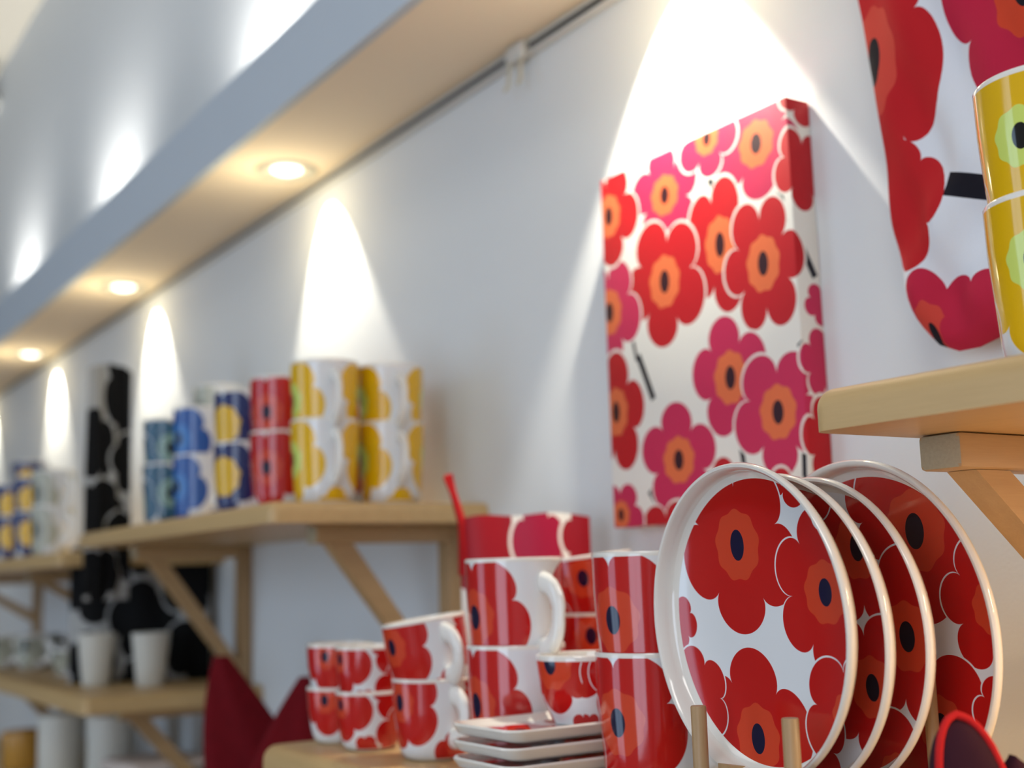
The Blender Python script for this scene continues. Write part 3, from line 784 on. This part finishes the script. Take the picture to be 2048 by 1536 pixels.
tag(hb, 'white cotton textile with large red and pink flowers hanging behind the near yellow mugs', 'textile')

# red patterned pouch standing behind the mugs
pc = empty('fabric_pouch', (.69, 1.05, ZL))
pc.rotation_euler = (0, 0, math.atan2(1.014-1.081, .744-.640))
bm = bmesh.new(); uv = bm.loops.layers.uv.new('UVMap')
NX, NZ = 30, 20
def pz(s, k): return .207 + .0012*math.sin(s*11) - .003*(abs(2*s-1)**4)
rows = []
LX = .128
for side_ in (-1, 1):
    g = []
    for j in range(NZ+1):
        h = j/NZ; row = []
        for i in range(NX+1):
            s = i/NX; th = .016*(1-h*.75)*(1-(2*s-1)**6)
            wob = .002*math.sin(s*14+h*3)*(h)
            row.append(bm.verts.new(((s-.5)*LX, side_*th+wob, h*pz(s, 0)+.0006)))
        g.append(row)
    rows.append(g)
for g, flip in ((rows[0], False), (rows[1], True)):
    for j in range(NZ):
        for i in range(NX):
            q = [g[j][i], g[j][i+1], g[j+1][i+1], g[j+1][i]]; bm.faces.new(q[::-1] if flip else q)
for i in range(NX):
    bm.faces.new((rows[0][NZ][i], rows[0][NZ][i+1], rows[1][NZ][i+1], rows[1][NZ][i]))
    bm.faces.new((rows[0][0][i], rows[1][0][i], rows[1][0][i+1], rows[0][0][i+1]))
bmesh.ops.remove_doubles(bm, verts=bm.verts, dist=1e-5)
for f in bm.faces:
    for l in f.loops: l[uv].uv = (l.vert.co.x+LX/2, l.vert.co.z)
bmesh.ops.recalc_face_normals(bm, faces=bm.faces)
finish('pouch_body', bm, M['pouch'], pc)
bm = bmesh.new()
sweep(bm, [(-.062, 0, .150), (-.063, -.001, .200), (-.069, -.001, .225), (-.075, -.001, .246), (-.0745, .003, .249), (-.070, .004, .232), (-.060, .003, .200)], .0062, 8, flat=.5)
finish('strap', bm, M['red_strap'], pc)['label'] = 'bright red strap loop sticking up'
tag(pc, 'dark red floral fabric pouch with red strap standing behind the mugs', 'pouch')

# plum napkin tip behind the small cups
def leaf_cloth(name, loc, h, wd, th, mat, label, cat, group=None, top=.5, rz=0, lean=0):
    bm = bmesh.new()
    n = 16; rings = []
    for j in range(n+1):
        t = j/n
        ww = wd*(1-(t**1.6)*(1-.12)); dd = th*(1-t**2*.7)
        cx = lean*t*t + (top-.5)*wd*t
        rings.append([bm.verts.new((cx+ww/2*math.cos(a)*(1+.08*math.sin(3*a+t*4)), dd/2*math.sin(a)*(1+.15*math.sin(5*a+t*3)), h*t)) for a in [2*PI*k/28 for k in range(28)]])
    for a, b in zip(rings, rings[1:]):
        for k in range(28): bm.faces.new((a[k], a[(k+1) % 28], b[(k+1) % 28], b[k]))
    bm.faces.new(rings[0][::-1]); bm.faces.new(rings[-1])
    o = finish(name, bm, mat); o.location = loc; o.rotation_euler = (0, 0, rz)
    return tag(o, label, cat, group)
AW = -R_(25)
leaf_cloth('folded_napkin', (.600, 1.12, ZL+.0005), .108, .034, .016, M['plum'], 'dark plum napkin tip sticking up behind the small red cups', 'napkin', rz=AW)
# red cotton bags between the shelves
leaf_cloth('cotton_bag', (.650, 1.60, -.3355), .243, .165, .06, M['red_cloth'], 'tall peaked deep red cotton bag left of the bottom shelf', 'bag', 'red cotton bags', top=.10, rz=AW)
leaf_cloth('cotton_bag', (.606, 1.475, -.3355), .222, .160, .05, M['red_cloth'], 'deep red cotton bag behind the small cups at the shelf end', 'bag', 'red cotton bags', top=.72, rz=AW)

# oven mitt at lower right
mt = empty('oven_mitt', (.517, .404, ZL))
mt.rotation_euler = (0, 0, R_(-26))
bm = bmesh.new()
n = 26; rings = []
for j in range(n+1):
    t = j/n; z = .0005+.0745*t
    ww = .044*(math.sqrt(max(0, 1-t**3.2))*.9+.02); dd = .030*(math.sqrt(max(0, 1-t**3))*.85+.03)
    cx = -.009*t
    rings.append([bm.verts.new((cx+ww/2*math.cos(a)*(1+.03*math.sin(4*a+t*5)), dd/2*math.sin(a)*(1+.06*math.sin(3*a+t*6)), z)) for a in [2*PI*k/36 for k in range(36)]])
for a, b in zip(rings, rings[1:]):
    for k in range(36): bm.faces.new((a[k], a[(k+1) % 36], b[(k+1) % 36], b[k]))
bm.faces.new(rings[0][::-1]); bm.faces.new(rings[-1])
finish('mitt_body', bm, M['plum'], mt)
bm = bmesh.new(); pts = []
def mitt_edge(t, sgn):
    ww = .044*(math.sqrt(max(0, 1-t**3.2))*.9+.02); dd = .030*(math.sqrt(max(0, 1-t**3))*.85+.03)
    return (-.009*t + sgn*ww/2*.90, -dd/2*.46-.0004, .0025+.0740*t)
ts = [.0, .15, .3, .45, .6, .7, .8, .87, .93, .97, .99]
pts = [mitt_edge(t, -1) for t in ts] + [(-.009, -.0012, .0772)] + [mitt_edge(t, 1) for t in reversed(ts)]
sweep(bm, pts, .0019, 8, up=Vector((0, 1, 0)))
finish('binding', bm, M['mitt_red'], mt)['label'] = 'bright red binding along the edge'
bm = bmesh.new(); rings = []
for j in range(15):
    t = j/14; z = .0005+.056*t; ww = .026*(math.sqrt(max(0, 1-t**2.6))*.9+.03)
    rings.append([bm.verts.new((.030+ww/2*math.cos(a)-.010*t, .004+.009*math.sin(a)*(1-t*.6), z)) for a in [2*PI*k/20 for k in range(20)]])
for a, b in zip(rings, rings[1:]):
    for k in range(20): bm.faces.new((a[k], a[(k+1) % 20], b[(k+1) % 20], b[k]))
bm.faces.new(rings[0][::-1]); bm.faces.new(rings[-1])
finish('thumb', bm, M['plum'], mt)
tag(mt, 'plum oven mitt with red binding at the lower right edge', 'oven mitt')

# ---------------------------------------------------------------- far left goods
# black and white cotton bag standing on the lower left shelf
def flat_bag(name, P0, P1, z0, z1, T, mat, label, cat, sag=.01, wav=.004, slope=0):
    P0, P1 = Vector(P0), Vector(P1); d = (P1-P0); L = d.length
    e = empty(name, ((P0.x+P1.x)/2, (P0.y+P1.y)/2, z0)); e.rotation_euler = (0, 0, math.atan2(d.y, d.x))
    bm = bmesh.new(); uv = bm.loops.layers.uv.new('UVMap'); nx, nz = 24, 24; G = []
    for sd in (-1, 1):
        g = []
        for j in range(nz+1):
            h = j/nz; row = []
            for i in range(nx+1):
                s = i/nx
                t = T*((1-(2*s-1)**6)**.5)*(1-.8*h**4)*(min(1, .35+h*6))
                zt = (z1-z0) - sag*math.sin(PI*s) - slope*s
                row.append(bm.verts.new(((s-.5)*L, sd*t+wav*math.sin(s*19+h*2)*(1-abs(2*s-1)**6), .0006+h*zt)))
            g.append(row)
        G.append(g)
    for g, flip in ((G[0], False), (G[1], True)):
        for j in range(nz):
            for i in range(nx):
                q = [g[j][i], g[j][i+1], g[j+1][i+1], g[j+1][i]]; bm.faces.new(q[::-1] if flip else q)
    for i in range(nx):
        bm.faces.new((G[0][nz][i], G[0][nz][i+1], G[1][nz][i+1], G[1][nz][i])); bm.faces.new((G[0][0][i], G[1][0][i], G[1][0][i+1], G[0][0][i+1]))
    bmesh.ops.remove_doubles(bm, verts=bm.verts, dist=1e-5)
    for f in bm.faces:
        for l in f.loops: l[uv].uv = (l.vert.co.x+L/2, l.vert.co.z)
    bmesh.ops.recalc_face_normals(bm, faces=bm.faces)
    finish('fabric_body', bm, mat, e)
    tag(e, label, cat); return e
b1 = flat_bag('tote_bag', (.552, 2.27, 0), (.765, 2.165, 0), -.160, .072, .022, M['bw'], 'large black and white floral cotton tote standing on the lower left shelf', 'bag', sag=.004, slope=.02)
for s in (-.045, .045):
    pass
bm = bmesh.new()
sweep(bm, [(-.05, -.004, .20), (-.05, -.004, .228), (-.03, -.003, .248), (.0, -.002, .252), (.03, -.003, .246), (.05, -.004, .224), (.05, -.004, .195)], .006, 8, flat=.4)
finish('handle', bm, M['bw'], b1)
b2 = flat_bag('hanging_towel', (.528, 2.085, 0), (.605, 2.105, 0), -.02, .355, .014, M['bw_tall'], 'tall narrow black and white towel left of the teal mugs', 'towel', sag=-.01, wav=.004)

def revolve_thing(name, prof, mat, loc, label, cat, group=None, seg=32):
    o = finish(name, lathe(prof, seg, .03), mat); o.location = loc
    return tag(o, label, cat, group)
frost = lambda h, r: [(0, .002, 0), (r*.66, 0, 0), (r*.72, .002, 0), (r*.98, h-.002, 0), (r, h, 0), (r*.94, h, 0), (r*.68, .006, 0), (0, .006, 0)]
revolve_thing('frosted_cup', frost(.085, .031), M['frosted'], (.574, 2.175, -.1595), 'frosted white tumbler, left of two before the black tote', 'tumbler', 'frosted tumblers')
revolve_thing('frosted_cup', frost(.085, .031), M['frosted'], (.640, 2.095, -.1595), 'frosted white tumbler, right of two before the black tote', 'tumbler', 'frosted tumblers')
place('cup', 'grey_mug', .602, 2.76, -.1595, 40, 'pale patterned cup on the lower left shelf beside the white bowl', 'cup', 'cups at lower left')
place('cup', 'grey_mug', .56, 2.86, -.1595, 40, 'pale patterned cup at the left edge of the lower left shelf', 'cup', 'cups at lower left')
place('cup', 'grey_mug', .65, 2.90, -.1595, 100, 'pale patterned cup behind the others on the lower left shelf', 'cup', 'cups at lower left')
place('bowl', 'grey_mug', .61, 2.50, -.1595, 0, 'pale shallow bowl on the lower left shelf left of the tumblers', 'bowl', None)
revolve_thing('glass_bottle', [(0, .002, 0), (.028, 0, 0), (.032, .006, 0), (.032, .08, 0), (.026, .10, 0), (.012, .118, 0), (.011, .15, 0), (.013, .155, 0), (.010, .158, 0), (0, .158, 0)], M['olive'],
              (.665, 2.60, -.1595), 'dark olive glass bottle behind the pale bowl at lower left', 'bottle')
# blue jar with round white stopper
bj = empty('stoppered_jar', (.640, 2.42, -.1595))
finish('jar', lathe([(0, .002, 0), (.024, 0, 0), (.028, .008, 0), (.028, .10, 0), (.02, .118, 0), (.016, .12, 0), (0, .12, 0)], 32, .03), M['blueg'], bj)
bm = bmesh.new(); bmesh.ops.create_uvsphere(bm, u_segments=24, v_segments=16, radius=.021); bmesh.ops.translate(bm, verts=bm.verts, vec=(0, 0, .138))
finish('stopper', bm, M['frosted'], bj)['label'] = 'round white stopper'
tag(bj, 'dark blue jar with a round white stopper left of the black tote', 'jar')
for k, (x, y, h, mt_, lb) in enumerate([(.58, 2.42, .115, 'frosted', 'tall white canister at lower left, left of two below the bowl'), (.63, 2.28, .12, 'frosted', 'tall white canister at lower left, right of two below the bowl'),
                                        (.56, 2.62, .07, 'amber', 'small amber pot in the bottom left corner')]):
    revolve_thing('canister', [(0, .002, 0), (.036, 0, 0), (.040, .006, 0), (.041, h-.012, 0), (.043, h-.011, 0), (.043, h-.002, 0), (.038, h, 0), (0, h+.002, 0)], M[mt_], (x, y, -.3355), lb, 'canister', 'canisters on the lowest shelf')
def folded(name, loc, sx, sy, h, layers, mats, label, rz=0):
    e = empty(name, loc, rz)
    for k in range(layers):
        bm = bmesh.new(); box_bm(bm, -sx/2, sx/2, -sy/2, sy/2, k*h+.0004, (k+1)*h, min(h*.42, .012), 4)
        for v in bm.verts: v.co.z += .0  # flat folds
        finish('folded_layer', bm, mats[k % len(mats)], e)
    return tag(e, label, 'towel')
folded('folded_towel', (.66, 2.12, -.3355), .14, .13, .020, 3, [M['pink'], M['bw'], M['pink']], 'pile of folded pale and black towels under the lower left shelf', R_(10))
folded('folded_towel', (.62, 2.0, -.3355), .10, .07, .016, 2, [M['pink'], M['red_cloth']], 'small folded pink and red towel at the bottom left of the red bags', R_(-8))
